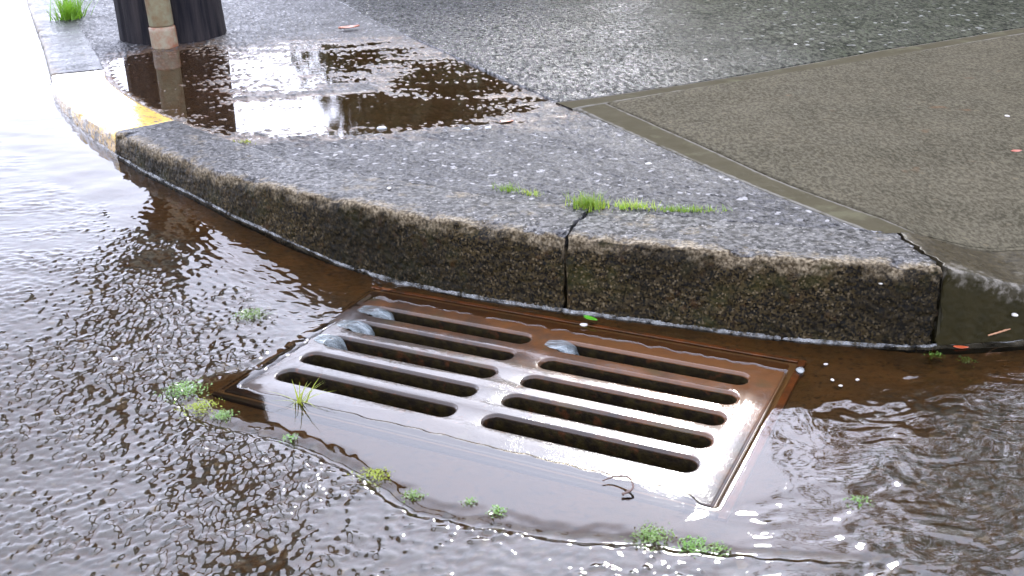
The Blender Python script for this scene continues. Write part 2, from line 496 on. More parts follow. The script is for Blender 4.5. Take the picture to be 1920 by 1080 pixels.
M = dict(road=mat_road(), water=mat_water(), puddle=mat_puddle(), spill=mat_spill(), lap_highlight=mat_lap_highlight(),
         kerb_rough=mat_kerb('rough'), kerb_smooth=mat_kerb('smooth'), kerb_painted=mat_kerb('painted'),
         slab_grey=mat_slab('grey'), slab_ramp=mat_slab('ramp'), slab_upper=mat_slab('upper'), strip=mat_slab('strip'),
         iron=mat_iron(), slot_shade=mat_slot_shade(), lip=mat_rust_lip(), pit=mat_pit(), pole=mat_trunk_pole(), pipe=mat_pipe('pale'), pipe_rust=mat_pipe('rusty'),
         grass=mat_plain('grass_blades', (.10, .25, .015), (.22, .34, .03), 60, .5, tl=.4),
         moss=mat_plain('yellow_green_moss', (.24, .34, .02), (.36, .40, .05), 60, .55, tl=.35),
         weed=mat_plain('submerged_weed', (.09, .22, .03), (.22, .34, .07), 60, .35, coat=.6, tl=.35),
         leaf_green=mat_plain('green_leaf', (.06, .24, .01), (.12, .34, .02), 80, .3, coat=.6, tl=.2),
         leaf_red=mat_plain('red_leaf', (.40, .05, .015), (.25, .04, .02), 80, .35, coat=.6),
         leaf_orange=mat_plain('orange_leaf', (.42, .13, .05), (.30, .08, .03), 80, .4, coat=.6),
         petal=mat_plain('white_petal', (.5, .48, .43), (.36, .34, .30), 80, .5),
         pebble=mat_plain('grey_pebble', (.30, .31, .30), (.18, .19, .18), 60, .25, coat=.8),
         straw=mat_plain('dry_straw', (.42, .25, .12), (.28, .14, .06), 60, .5),
         twig=mat_plain('dark_wet_twig', (.05, .025, .018), (.08, .035, .02), 60, .4, coat=.5),
         crown=mat_plain('dark_tree_leaves', (.040, .055, .018), (.085, .085, .030), 3, .55, tl=.3),
         bark=mat_plain('bark', (.05, .035, .025), (.025, .018, .012), 20, .8),
         silt=mat_plain('packed_brown_silt', (.15, .065, .018), (.08, .040, .014), 60, .4, coat=1.),
         ground=mat_ground())

# ------------------------------------------------------------------ layout of the street corner
G = np.array([-.018, 1.509]); YAW = RAD(-26.865)          # centre and turn of the grate
TU = np.array([math.cos(YAW), math.sin(YAW)]); TV = np.array([-math.sin(YAW), math.cos(YAW)])
SL, SG, SP, SW = .326, .054, .06775, .037                  # slot length, middle web, spacing, slot width
KZ = .145                                                  # pavement height

def catmull(pts, step):
    P = np.array(pts, float); out = []
    for i in range(len(P) - 1):
        p0 = P[max(i - 1, 0)]; p1, p2 = P[i], P[i + 1]; p3 = P[min(i + 2, len(P) - 1)]
        n = max(2, int(np.linalg.norm(p2 - p1) / step * 3))
        t = np.linspace(0, 1, n, endpoint=False)[:, None]
        out.append(.5 * ((2 * p1) + (-p0 + p2) * t + (2 * p0 - 5 * p1 + 4 * p2 - p3) * t * t + (-p0 + 3 * p1 - 3 * p2 + p3) * t ** 3))
    out.append(P[-1:])
    return np.concatenate(out)

KERB_PTS = [(5.0, 1.95), (3.0, 1.74), (1.8, 1.65), (1.2, 1.60), (.86, 1.575), (.68, 1.575), (.565, 1.603), (.436, 1.64), (.272, 1.707), (.098, 1.777),
            (-.09, 1.863), (-.265, 1.972), (-.44, 2.09), (-.66, 2.27), (-.985, 2.632), (-1.185, 2.905), (-1.355, 3.19), (-1.438, 3.39),
            (-1.564, 3.683), (-1.768, 4.141), (-1.994, 4.639), (-2.275, 5.262), (-3.6, 8.2), (-6.5, 14.5), (-12, 26)]
_kp = catmull(KERB_PTS, .01)
_ks = np.concatenate([[0], np.cumsum(np.linalg.norm(np.diff(_kp, axis=0), axis=1))])
def kerb_at(s):
    return np.stack([np.interp(s, _ks, _kp[:, 0]), np.interp(s, _ks, _kp[:, 1])], -1)
def kerb_dir(s):
    d = kerb_at(s + .03) - kerb_at(s - .03)
    d /= np.linalg.norm(d, axis=-1, keepdims=True)
    return d, np.stack([d[..., 1], -d[..., 0]], -1)        # along the kerb to the left, and back from the road
def s_near(x, y):
    return _ks[np.argmin((_kp[:, 0] - x) ** 2 + (_kp[:, 1] - y) ** 2)]
_kcoarse = kerb_at(np.concatenate([np.arange(0, s_near(-2.275, 5.262), .05), np.arange(s_near(-2.275, 5.262), _ks[-1], .5)]))
_kpoly = np.concatenate([_kcoarse, [(-12, 80), (80, 80), (80, 1.95)]])

def pav_z(x, y):
    return KZ - .042 * sstep(.66, .86, x) * sstep(2.5, 1.65, y)

def road_base(x, y):                                      # gentle fall of the road towards the grate
    d = -((x - G[0]) * TU[0] + (y - G[1]) * TU[1])
    return np.interp(d, _RD, _RZ)
def _road_profile(d):
    z = np.interp(d, [-9, -1.6, -.85, -.6, -.44, .43, .52, .66, .89, 1.39, 1.97, 4, 9, 40], [.05, .022, .012, .004, 0, 0, .006, .03, .064, .086, .108, .125, .14, .16])
    return z
_RD = np.arange(-9, 40, .01)
_RZ = np.convolve(np.pad(_road_profile(_RD), 20, mode='edge'), np.hanning(43)[1:-1] / np.hanning(43).sum(), 'valid')

APRON = [(-.545, 1.50), (-.47, 1.415), (-.333, 1.347), (-.247, 1.284), (-.18, 1.214), (-.126, 1.158), (-.03, 1.124), (.049, 1.097), (.147, 1.081), (.227, 1.058),
         (.33, 1.036), (.45, 1.02), (.62, 1.05), (.70, 1.30), (.68, 1.62), (.30, 1.76), (-.10, 1.95), (-.26, 1.90), (-.30, 1.80), (-.385, 1.70), (-.43, 1.60), (-.50, 1.56)]
_ap = catmull(APRON + APRON[:1], .02)[::3]

def uv_of(x, y):
    dx, dy = x - G[0], y - G[1]
    return dx * TU[0] + dy * TU[1], dx * TV[0] + dy * TV[1]

def axis(lo, hi, step, lo_far, hi_far, grow):
    a = list(np.arange(lo, hi, step))
    s, v, L = step, lo, []
    while v > lo_far: s *= grow; v -= s; L.append(v)
    s, v, H = step, a[-1], []
    while v < hi_far: s *= grow; v += s; H.append(v)
    return np.array(L[::-1] + a + H)

# ------------------------------------------------------------------ ground, road
gm = bmesh.new()
bmesh.ops.create_grid(gm, x_segments=8, y_segments=8, size=600)
tag(bm_obj('ground', gm, M['ground']), kind='structure').location = (0, 200, -.78)

ax = axis(-.86, .98, .0034, -30, 30, 1.03)
ay = axis(.93, 2.05, .0034, .5, 4.6, 1.008)
ay = np.concatenate([axis(ay[0], ay[0] + .001, .02, -6, ay[0], 1.12)[:-1], ay, axis(ay[-1], ay[-1] + .001, .025, ay[-1] - .001, 70, 1.08)[1:]])
ay = np.unique(ay)
XG, YG = np.meshgrid(ax, ay)
k_inG = inside_poly(XG, YG, _kpoly)
def cellmean(a): return .25 * (a[:-1, :-1] + a[1:, :-1] + a[:-1, 1:] + a[1:, 1:])
MV = ~k_inG
for _ in range(16):                                       # a margin under the kerb
    MV[1:] |= MV[:-1]; MV[:-1] |= MV[1:]; MV[:, 1:] |= MV[:, :-1]; MV[:, :-1] |= MV[:, 1:]
def full(v, fill=0.):
    a = np.full(XG.shape, float(fill)); a[MV] = v; return a
X, Y = XG[MV], YG[MV]
RB = road_base(X, Y)
k_in = k_inG[MV]
k_d = dist_polyline(X, Y, _kcoarse[(_kcoarse[:, 1] < 12)])
k_sd = np.where(k_in, -k_d, k_d)
near = (X > -1.3) & (X < 1.4) & (Y > .8) & (Y < 2.6)
d_ap = np.full(X.shape, 9.); d_ap[near] = dist_polyline(X[near], Y[near], _ap, True)
apron = np.where(inside_poly(X, Y, _ap), sstep(-.006, .026, d_ap + .01 * noise2(X * 40, Y * 40, 4) - .004), 0.)
gut = sstep(.22, .06, k_d + .03 * noise2(X * 9, Y * 9, 8)) * (1 - k_in)       # silted gutter beside the kerb
GU, GV = uv_of(X, Y)
apron = apron * (1 - sstep(.42, .66, GU + .10 * noise2(X / .09, Y / .09, 9) + .04 * noise2(X / .03, Y / .03, 10)))
wx = X + .004 * noise2(X * 70, Y * 70, 21); wy = Y + .004 * noise2(X * 70, Y * 70, 22)
f1, sid = worley2(wx / .0128, wy / .0128, 3)
f2, sid2 = worley2(wx / .0082, wy / .0082, 31)
dome = np.sqrt(np.clip(1 - (f1 / (.46 + .30 * sid)) ** 2, 0, 1)) * (.40 + .60 * _PV[(sid * 4096).astype(int) * 7 % 4096])
dome2 = np.sqrt(np.clip(1 - (f2 / .55) ** 2, 0, 1)) * (sid2 > .35) * .5
big = fbm2(X / .11, Y / .11, 41, 3)
patch = sstep(-.35, .45, big)
right = sstep(.42, .60, GU + .12 * (1 - sstep(-.16, 0, GV)))
stone = np.maximum(dome, dome2) * (1 - apron) * (1 - .75 * gut)
amp = .0044 * (.6 + .4 * patch) * (1 - .4 * right)
road_z = RB - .004 + stone * amp + .0014 * big * (1 - apron) - .009 * gut * sstep(.45, .7, np.abs(GU)) \
    + apron * (.0010 + .0005 * fbm2(X / .03, Y / .03, 51, 2))
# weedy crack round the apron
crack_d = np.abs(d_ap + .006 * noise2(X * 30, Y * 30, 61))
road_z -= .004 * sstep(.012, .002, crack_d) * (Y < 1.75) * sstep(.45, .36, X)
fr_in = np.maximum(np.abs(GU) - .424, np.abs(GV - .0165) - .2375)             # distance outside the iron frame
road_z -= .0035 * sstep(.02, .0, fr_in) * sstep(-.41, -.395, GU)
road_z += .0012 * sstep(-.395, -.41, GU) * sstep(.03, .0, fr_in) * apron
c_k, c_f, c_m = cellmean(full(k_sd, -9)), cellmean(full(fr_in, 9)), cellmean(MV.astype(float)) > .99
keep = (c_k > -.03) & ((c_f > -.006) | ((c_f > -.019) & (cellmean(full(GU)) < -.40))) & c_m
tag(grid_mesh('road', XG, YG, full(road_z), M['road'], keep, attrs={'stone': full(stone), 'apron': full(np.maximum(apron, gut)), 'stone_id': full(sid)}), kind='structure')

# ------------------------------------------------------------------ water running to the grate
vis = (X > -3.2) & (X < 1.5) & (Y > .85) & (Y < 9)
far = sstep(2.25, 3.3, Y) * sstep(-.3, -.9, X)
depth = -.0021 + .0016 * fbm2(X / .20, Y / .14, 71, 3) - .0004 * patch
depth = depth + .0034 * right + .005 * gut * sstep(.40, .6, np.abs(GU)) + .0036 * far
front = sstep(1.18, 1.06, Y) * sstep(-.40, -.05, X)
depth = depth + .0013 * front * (1 - right)
flow_l = sstep(-.34, -.46, GU) * sstep(-.10, .08, GV) * sstep(-1.3, -.6, GU)
depth = depth + .0016 * flow_l
behind = sstep(.18, .24, GV) * sstep(.35, .1, GU) * sstep(-.6, -.3, GU)
Wz = RB - .0012 + depth * (1 - apron) + apron * .0016
Wz = Wz - .0022 * sstep(.012, .003, crack_d) * (Y < 1.5) * sstep(.45, .36, X)     # the film sinks into the crack
th = RAD(-35)
fu, fv = X * math.cos(th) + Y * math.sin(th), -X * math.sin(th) + Y * math.cos(th)
r_left = fbm2(fu / .026 + .6 * noise2(X / .05, Y / .05, 81), fv / .013, 82, 2)
xs = X + .04 * noise2(X / .11, Y / .11, 83); ys = Y + .026 * noise2(X / .10, Y / .10, 84)
r_right = fbm2(xs / .066, ys / .031, 85, 3)
r_front = fbm2(xs / .045, ys / .014, 86, 2)
r_far = fbm2(X / .10 + .5 * noise2(X / .2, Y / .2, 88), Y / .07, 87, 3)
gust = .6 + .8 * sstep(-.5, .6, fbm2(X / .13, Y / .09, 95, 2))
rip = .00135 * flow_l * r_left + .00240 * right * r_right + .00075 * front * (1 - right) * r_front * (1 - .6 * sstep(.05, .2, X)) + .0028 * far * r_far + .00100 * behind * fbm2(GU / .05 + .4 * noise2(X / .06, Y / .06, 96), GV / .012, 94, 2)
rip = rip * gust + .0007 * noise2(fu / .16, fv / .055, 191) * (1 - apron) * sstep(-.3, -.5, GU) + .00012 * fbm2(X / .02, Y / .016, 89, 2)
calm = apron * (1 - np.clip(flow_l + sstep(.44, .58, GU) + behind, 0, 1))
Wz = Wz + rip * (1 - .985 * calm)
kf = .00035
Wz = np.where(apron > .5, Wz, Wz + kf * np.log1p(np.exp(np.clip((road_z + .0003 - Wz) / kf, -30, 30))))   # the film drapes over the stones
Wz = Wz + .0035 * np.exp(-np.clip(k_sd, 0, 1) / .006)                          # meniscus against the kerb
for (x1, y1, x2, y2, hh, ww) in ((-.335, 2.042, -.222, 1.82, .0030, .007), (-.30, 2.0, -.235, 1.80, .0018, .005), (-.49, 2.22, -.425, 2.07, .0022, .006)):
    dl = dist_polyline(X, Y, [(x1, y1), ((x1 + x2) / 2 + .012, (y1 + y2) / 2), (x2, y2)])
    Wz = Wz + hh * np.exp(-(dl / ww) ** 2) * (.7 + .5 * noise2(X / .02, Y / .02, 93))
# over the iron plate: a thin sheet that dives into the slots
su = np.abs(np.abs(GU) - (SG / 2 + SL / 2)) - (SL / 2 + .004); sv = np.abs(GV - (SW / 2)) - (2 * SP + SW / 2 + .004)
slot_d = np.maximum(su, sv)
on_plate = np.clip(-fr_in / .004, 0, 1)
Wz = Wz - .0060 * sstep(-.016, -.024, fr_in + .020 * sstep(.39, .36, GU) + .004 * noise2(X / .03, Y / .03, 99) * sstep(.39, .36, GU)) * sstep(-.386, -.372, GU + .006 * noise2(X / .02, Y / .02, 97)) * sstep(.212, .196, GV + .006 * noise2(X / .02, Y / .02, 98))
keepw = (c_k > -.012) & c_m & (c_f > -.06) & (cellmean(full(vis)) > .5)
water = tag(grid_mesh('gutter_water', XG, YG, full(Wz), M['water'], keepw), kind='structure')

# meniscus highlight painted as a pale foamy line where the water laps the kerb
s0, s1 = s_near(1.3, 1.6), s_near(-2.275, 5.262)
ss = np.arange(s0, s1, .006)
d, nb = kerb_dir(ss)
P = kerb_at(ss)
zz = road_base(P[:, 0], P[:, 1])
wob = .0015 * noise2(ss * 40, ss * 0, 5) + .003 * noise2(ss * 8, ss * 0, 6)
wid = .0024 + .0014 * noise2(ss * 25, ss * 0, 7)
rows = []
for k, (o, h) in enumerate(((-1.6, -.0030), (-.9, .0016), (-.2, .0034), (.5, .0050), (1.6, .0040))):
    off = -.010 + wob + o * wid
    q = P + nb * off[:, None]
    rows.append(np.column_stack([q, zz + .0018 + h + wob * .5]))
R5 = np.stack(rows)
grid_mesh('lap_highlight_line', R5[..., 0], R5[..., 1], R5[..., 2], M['lap_highlight'], parent=water)

# ------------------------------------------------------------------ kerb
kerb = tag(empty('kerb', (0.2, 1.75, 0)), kind='structure')
KW = .16
def kerb_block(sa, sb, kind, step=.0036, jag_a=None, jag_b=None, label=None, rough=1., notch=()):
    n = max(3, int((sb - sa) / step)); u = np.linspace(0, 1, n)
    zb = -.07
    # profile: (offset back, height fraction tag) bottom to top to back
    nf = 58
    prof = [('f', t) for t in np.linspace(0, 1, nf)] + [('a', t) for t in np.linspace(0, 1, 8)[1:]] + [('t', t) for t in np.linspace(0, 1, 38)[1:]] + [('b', t) for t in (.5, 1)]
    m = len(prof)
    S = np.zeros((m, n)); O = np.zeros((m, n)); Z = np.zeros((m, n)); NO = np.zeros((m, n)); NZ = np.zeros((m, n)); F = np.zeros((m, n)); A = np.zeros((m, n))
    r = .011
    for j, (k, t) in enumerate(prof):
        vv = {'f': t, 'a': 1 + t * .2, 't': 1.2 + t, 'b': 2.2}[k]
        a = sa + (jag_a(vv) if jag_a else 0); b = sb + (jag_b(vv) if jag_b else 0)
        s = a + (b - a) * u
        p = kerb_at(s); top = pav_z(p[:, 0], p[:, 1])
        S[j] = s
        if k == 'f':
            Z[j] = zb + (top - r - zb) * t; O[j] = -.016 * (1 - t); NO[j] = -1; F[j] = 1 - .42 * float(sstep(.80, 1., np.float64(t))); A[j] = 1
        elif k == 'a':
            ang = t * math.pi / 2
            O[j] = r - r * math.cos(ang); Z[j] = top - r + r * math.sin(ang); NO[j] = -math.cos(ang); NZ[j] = math.sin(ang); F[j] = .58 - t * .33; A[j] = 1 - .55 * t
        elif k == 't':
            O[j] = r + (KW - r) * t; Z[j] = top; NZ[j] = 1; F[j] = .25 * max(0, 1 - t * 5); A[j] = .26 + .2 * max(0, 1 - t * 4)
        else:
            O[j] = KW; Z[j] = top - .06 * t; A[j] = 0
    q = kerb_at(S.ravel()).reshape(m, n, 2); dd, nn = kerb_dir(S.ravel()); nn = nn.reshape(m, n, 2)
    PX = q[..., 0] + nn[..., 0] * O; PY = q[..., 1] + nn[..., 1] * O
    cs = .0066
    wf, wi = worley3(S / cs, O / cs, Z / cs, 11)
    st = np.sqrt(np.clip(1 - (wf / .75) ** 2, 0, 1)) * (.3 + .7 * wi)
    mid = noise3(S / .035, O / .035, Z / .035, 12); low = noise3(S / .16, O / .16, Z / .16, 14)
    fine = noise3(S / .006, O / .006, Z / .006, 15)
    disp = A * rough * (.0036 * st + .0012 * mid + .002 * low + .0010 * fine - .002)
    edge = np.exp(-((Z - (pav_z(PX, PY) - .004)) / .014) ** 2) * np.exp(-((O - .004) / .02) ** 2)
    chip = sstep(.15, .75, noise3(S / .055, O / .09, Z / .05, 19))
    disp -= edge * chip * .010 * rough
    for (sn, wn_, dn) in notch:
        disp -= edge * dn * np.exp(-((S - sn) / wn_) ** 2)
    PX += nn[..., 0] * NO * disp; PY += nn[..., 1] * NO * disp; Z = Z + NZ * disp
    o = grid_mesh('kerb_block', PX, PY, Z, M['kerb_' + kind], parent=None, attrs={'face': F})
    # close the ends
    bm = bmesh.new(); bm.from_mesh(o.data)
    es = [e for e in bm.edges if e.is_boundary]
    idx = np.arange(m * n).reshape(m, n)
    bm.verts.ensure_lookup_table()
    for col in (idx[:, 0], idx[:, -1][::-1]):
        try: bm.faces.new([bm.verts[i] for i in col])
        except ValueError: pass
    bm.to_mesh(o.data); bm.free()
    o.parent = kerb; o.matrix_parent_inverse = Matrix.Translation(-Vector(kerb.location))
    if label: o['label'] = label
    return o

S_CR = s_near(.098, 1.777); S_JT = s_near(.690, 1.574); S_PT = s_near(-.985, 2.632); S_J2 = s_near(-1.438, 3.39)
def jag1(v):                                              # the open crack: wanders down the face, swings right over the top
    w = .010 * math.sin(v * 9.0) * .35 + .006 * math.sin(v * 23 + 1)
    return w * .6 + (.004 * max(0, v - 1.1) if v > 1.1 else 0)
def jag2(v):
    return .004 * math.sin(v * 17) + .003 * math.sin(v * 41 + 2) - (.012 * max(0, v - .85) if v > .85 else 0) + (.07 * (v - 1.2) if v > 1.2 else 0)
kerb_block(s_near(5.0, 1.95), s_near(1.25, 1.6), 'smooth', .02, rough=.35)
kerb_block(s_near(1.25, 1.6) + .006, S_JT - .006, 'smooth', jag_b=jag2, rough=.28, label='smooth dark damp kerb block at the dropped crossing')
kerb_block(S_JT + .007, S_CR - .0052, 'rough', jag_a=jag2, jag_b=jag1, label='pitted mossy kerb block right of the open crack', notch=((S_CR - .1, .03, .012), (S_JT + .06, .02, .014)))
kerb_block(S_CR + .0052, S_PT, 'rough', jag_a=jag1, label='long curved pitted kerb block with chipped edge', notch=((S_CR + .16, .035, .020), (S_CR + .29, .018, .012), (S_CR + .015, .012, .02)))
kerb_block(S_PT + .0015, S_J2, 'painted', .006, rough=.5, label='kerb block with worn yellow paint')
kerb_block(S_J2 + .010, s_near(-3.6, 8.2), 'rough', .015, rough=.5, label='kerb block beyond the painted one')
# dark packing in the open joints
for (s, jg) in ((S_CR, jag1), (S_JT, jag2)):
    bm = bmesh.new()
    vs = []
    for t in np.linspace(0, 1, 12):
        a = s + jg(t)
        p = kerb_at(np.array([a]))[0]; dd, nn = kerb_dir(np.array([a]))
        z = -.06 + (.145 + .045) * t
        for sgn in (-1, 1):
            q = p + nn[0] * .022 + dd[0] * sgn * .012
            vs.append(bm.verts.new((q[0], q[1], z)))
    for i in range(11):
        bm.faces.new((vs[2 * i], vs[2 * i + 1], vs[2 * i + 3], vs[2 * i + 2]))
    o = bm_obj('joint_fill', bm, M['pit'], kerb)
    o.matrix_parent_inverse = Matrix.Translation(-Vector(kerb.location))

# ------------------------------------------------------------------ pavement slabs
pavement = tag(empty('pavement', (0, 3.2, KZ)), kind='structure')
def dip(x, y):                                            # hollow where the puddle stands
    a = np.exp(-(((x + .42) / .62) ** 2 + ((y - 2.78) / .30) ** 2) ** 1.3)
    b = np.exp(-(((x + 1.12) / .30) ** 2 + ((y - 3.35) / .62) ** 2) ** 1.3)
    c = np.exp(-(((x + .62) / .55) ** 2 + ((y - 3.45) / .55) ** 2) ** 1.2) * .78
    g = np.exp(-(((x + .12) / .34) ** 2 + ((y - 3.15) / .42) ** 2) ** 1.2) * .85
    c = np.maximum(c, g)
    d = np.exp(-(((x + .98) / .26) ** 2 + ((y - 2.98) / .32) ** 2) ** 1.3)
    return np.maximum(np.maximum(a, b), np.maximum(c, d))
PUD = KZ - .0065
def slab_height(x, y, kind):
    z = pav_z(x, y) - .0005
    if kind == 'grey':
        e = fbm2(x / .30, y / .085, 101, 3)
        z = z - .0108 * dip(x, y) + .0040 * e * sstep(2.25, 2.7, y) * sstep(-1.15, -.55, x) + .0026 * fbm2(x / .11, y / .05, 111, 3) * sstep(2.3, 2.5, y) + .0006 * fbm2(x / .02, y / .02, 103, 2)
        f, i = worley2(x / .0165, y / .0165, 105)
        z = z + (.0026 + .0018 * sstep(2.3, 2.5, y)) * np.sqrt(np.clip(1 - (f / .50) ** 2, 0, 1)) * (.35 + .65 * i) * (i > .52)
    else:
        z = z + .0012 * fbm2(x / .2, y / .2, 107, 3) + .0004 * fbm2(x / .02, y / .02, 109, 2)
    return z
def slab(A, B, na, nbk, kind, name='slab', ta=None, tb=None, lift=0., label=None):
    """ruled surface between two polylines sampled at the same number of points"""
    A = np.array(A); B = np.array(B)
    t = np.linspace(0, 1, nbk)[:, None, None]
    Q = A[None] * (1 - t) + B[None] * t
    X_, Y_ = Q[..., 0], Q[..., 1]
    Z_ = slab_height(X_, Y_, kind) + lift
    # rounded arris
    e = np.minimum(np.minimum(t[..., 0] * np.linalg.norm(B - A, axis=1)[None], (1 - t[..., 0]) * np.linalg.norm(B - A, axis=1)[None]), 1)
    edge = sstep(.010, .004, e + .003 * noise2(X_ * 40, Y_ * 40, 44)) if kind == 'strip' else e * 0
    Z_ = Z_ - (.0015 if kind == 'strip' else .0006) * sstep(.004, 0, e) + .0004 * edge
    wet = np.clip(sstep(-.001, .004, PUD + .0025 - Z_), 0, 1) if kind == 'grey' else (  .75 * sstep(1.15, .1, X_ + .12 * (Y_ - 3) + .2 * noise2(X_ * 3, Y_ * 3, 45)) if kind == 'upper' else np.zeros_like(Z_))
    # skirts
    Xs = np.concatenate([X_[:1], X_, X_[-1:]]); Ys = np.concatenate([Y_[:1], Y_, Y_[-1:]])
    Zs = np.concatenate([Z_[:1] - .05, Z_, Z_[-1:] - .05]); ws = np.concatenate([wet[:1], wet, wet[-1:]]); es = np.concatenate([edge[:1], edge, edge[-1:]])
    o = grid_mesh(name, Xs, Ys, Zs, M[{'grey': 'slab_grey', 'ramp': 'slab_ramp', 'upper': 'slab_upper', 'strip': 'strip'}[kind]], attrs={'wet': ws, 'edge': es})
    o.parent = pavement; o.matrix_parent_inverse = Matrix.Translation(-Vector(pavement.location))
    if label: o['label'] = label
    return o
def resample(pts, t):
    P = catmull(pts, .02); s = np.concatenate([[0], np.cumsum(np.linalg.norm(np.diff(P, axis=0), axis=1))]); s /= s[-1]
    return np.stack([np.interp(t, s, P[:, 0]), np.interp(t, s, P[:, 1])], -1)
J1 = [(.629, 1.731), (.437, 2.118), (.18, 2.712), (-.206, 3.593), (-.517, 4.30), (-.76, 4.95), (-1.5, 6.8), (-3.2, 11)]
# corner slab between the kerb and the long joint
tt = np.linspace(0, 1, 620) ** 1.35
sk = s_near(.618, 1.59) + tt * (s_near(-4.6, 10.4) - s_near(.618, 1.59))
dd, nn = kerb_dir(sk)
slab(kerb_at(sk) + nn * (KW - .004), resample(J1, tt), 0, 300, 'grey', label='wet grey corner slab with standing puddle')
# trowelled strip along the joint, ramp slab, cross strip, upper slab
off = np.array([.006, .003])
J1b = [(.632, 1.732), (.440, 2.120), (.184, 2.714)]
J2a = [(.713, 1.736), (.556, 2.030), (.423, 2.367), (.264, 2.768)]
J2b = [(.716, 1.737), (.559, 2.032), (.426, 2.369), (.267, 2.770)]
t3 = np.linspace(0, 1, 260)
slab(resample(J1b, t3), resample(J2a, t3), 0, 30, 'strip', 'margin_strip', lift=.0)
t2 = np.linspace(0, 1, 320)
slab(resample(J2b, t2), resample([(6.0, 2.2), (6.3, 3.8), (6.6, 6.2)], t2), 0, 420, 'ramp', lift=.0005, label='brown damp concrete slab of the crossing')
J3a = [(.172, 2.714), (.268, 2.774), (.71, 3.0), (1.23, 3.275), (1.72, 3.56), (6.6, 6.25)]
J3b = [(.132, 2.799), (.26, 2.848), (.71, 3.075), (1.25, 3.40), (1.74, 3.66), (6.6, 6.40)]
t4 = np.linspace(0, 1, 400) ** 1.5
slab(resample(J3a, t4), resample(J3b, t4), 0, 24, 'strip', 'margin_strip', lift=.0)
J3c = [(.138, 2.805), (.26, 2.853), (.71, 3.081), (1.25, 3.406), (1.74, 3.666), (6.6, 6.41)]
J1c = [(.138, 2.805), (-.205, 3.5935), (-.516, 4.3005), (-.759, 4.9505), (-1.49, 6.8), (-3.19, 11)]
t5 = np.linspace(0, 1, 300) ** 1.5
slab(resample(J3c, t5), resample(J1c, t5), 0, 330, 'upper', lift=.0008, label='speckled grey green slab beyond the joint')
# front margin of the ramp slab against the dropped kerb
tm = np.linspace(0, 1, 200) ** 1.4
sm = s_near(.716, 1.574) + tm * (s_near(5.0, 1.95) - s_near(.716, 1.574))
dd, nn = kerb_dir(sm)
slab(kerb_at(sm) + nn * (KW + .003), np.array([[.716, 1.7375]]) * (1 - tm[:, None]) + np.array([[6.0, 2.198]]) * tm[:, None], 0, 24, 'ramp', lift=.0)
# bed under the joints
sb_ = np.linspace(s_near(4.5, 1.9), s_near(-5.5, 12.3), 120)
A_ = kerb_at(sb_) + kerb_dir(sb_)[1] * .10
t_ = np.linspace(0, 1, 120)[:, None]
B_ = np.array([[9., 3.]]) * (1 - t_) + np.array([[-2., 14.]]) * t_
q_ = np.linspace(0, 1, 60)[:, None, None]
Q_ = A_[None] * (1 - q_) + B_[None] * q_
o = grid_mesh('joint_bed', Q_[..., 0], Q_[..., 1], pav_z(Q_[..., 0], Q_[..., 1]) - .03, M['strip'], attrs={'wet': Q_[..., 0] * 0, 'edge': Q_[..., 0] * 0})
o.parent = pavement; o.matrix_parent_inverse = Matrix.Translation(-Vector(pavement.location))

# puddle standing on the corner slab
px_ = np.linspace(-1.7, .35, 90); py_ = np.linspace(2.25, 4.4, 90)
PX_, PY_ = np.meshgrid(px_, py_)
kd = inside_poly(PX_, PY_, _kpoly) & (dist_polyline(PX_, PY_, _kcoarse) > KW + .01)
kk = (cellmean(kd.astype(float)) > .99) & (cellmean(dip(PX_, PY_)) > .12)
tag(grid_mesh('puddle', PX_, PY_, PX_ * 0 + PUD, M['puddle'], kk), kind='structure')

# lawn behind the pavement
bm = bmesh.new()
bmesh.ops.create_grid(bm, x_segments=60, y_segments=60, size=1)
for v in bm.verts:
    x, y = v.co.x * 20 + 17.2, v.co.y * 14 + 20.6
    v.co = (x, y, .125 + .03 * math.sin(x * 3.1) * math.sin(y * 2.3))
tag(bm_obj('lawn', bm, M['ground'], smooth=True), kind='structure')

# ------------------------------------------------------------------ storm drain
# basin under the grate
def basin():
    bm = bmesh.new()
    u0, u1, v0, v1 = -.419, .419, -.216, .249
    top, bot, th_ = -.050, -.62, .04
    ins = [bm.verts.new((u, v, top)) for u, v in ((u0 + .02, v0 + .02), (u1 - .02, v0 + .02), (u1 - .02, v1 - .02), (u0 + .02, v1 - .02))]
    inb = [bm.verts.new((u, v, bot)) for u, v in ((u0 + .02, v0 + .02), (u1 - .02, v0 + .02), (u1 - .02, v1 - .02), (u0 + .02, v1 - .02))]
    ou = [bm.verts.new((u, v, top)) for u, v in ((u0 - th_, v0 - th_), (u1 + th_, v0 - th_), (u1 + th_, v1 + th_), (u0 - th_, v1 + th_))]
    ob = [bm.verts.new((u, v, bot - th_)) for u, v in ((u0 - th_, v0 - th_), (u1 + th_, v0 - th_), (u1 + th_, v1 + th_), (u0 - th_, v1 + th_))]
    for i in range(4):
        j = (i + 1) % 4
        bm.faces.new((ins[i], ins[j], inb[j], inb[i])); bm.faces.new((ou[j], ou[i], ob[i], ob[j])); bm.faces.new((ins[j], ins[i], ou[i], ou[j]))
    bm.faces.new(inb); bm.faces.new(ob[::-1])
    o = bm_obj('catch_basin', bm, M['pit']); o.location = (G[0], G[1], 0); o.rotation_euler = (0, 0, YAW)
    return o
tag(basin(), kind='structure')

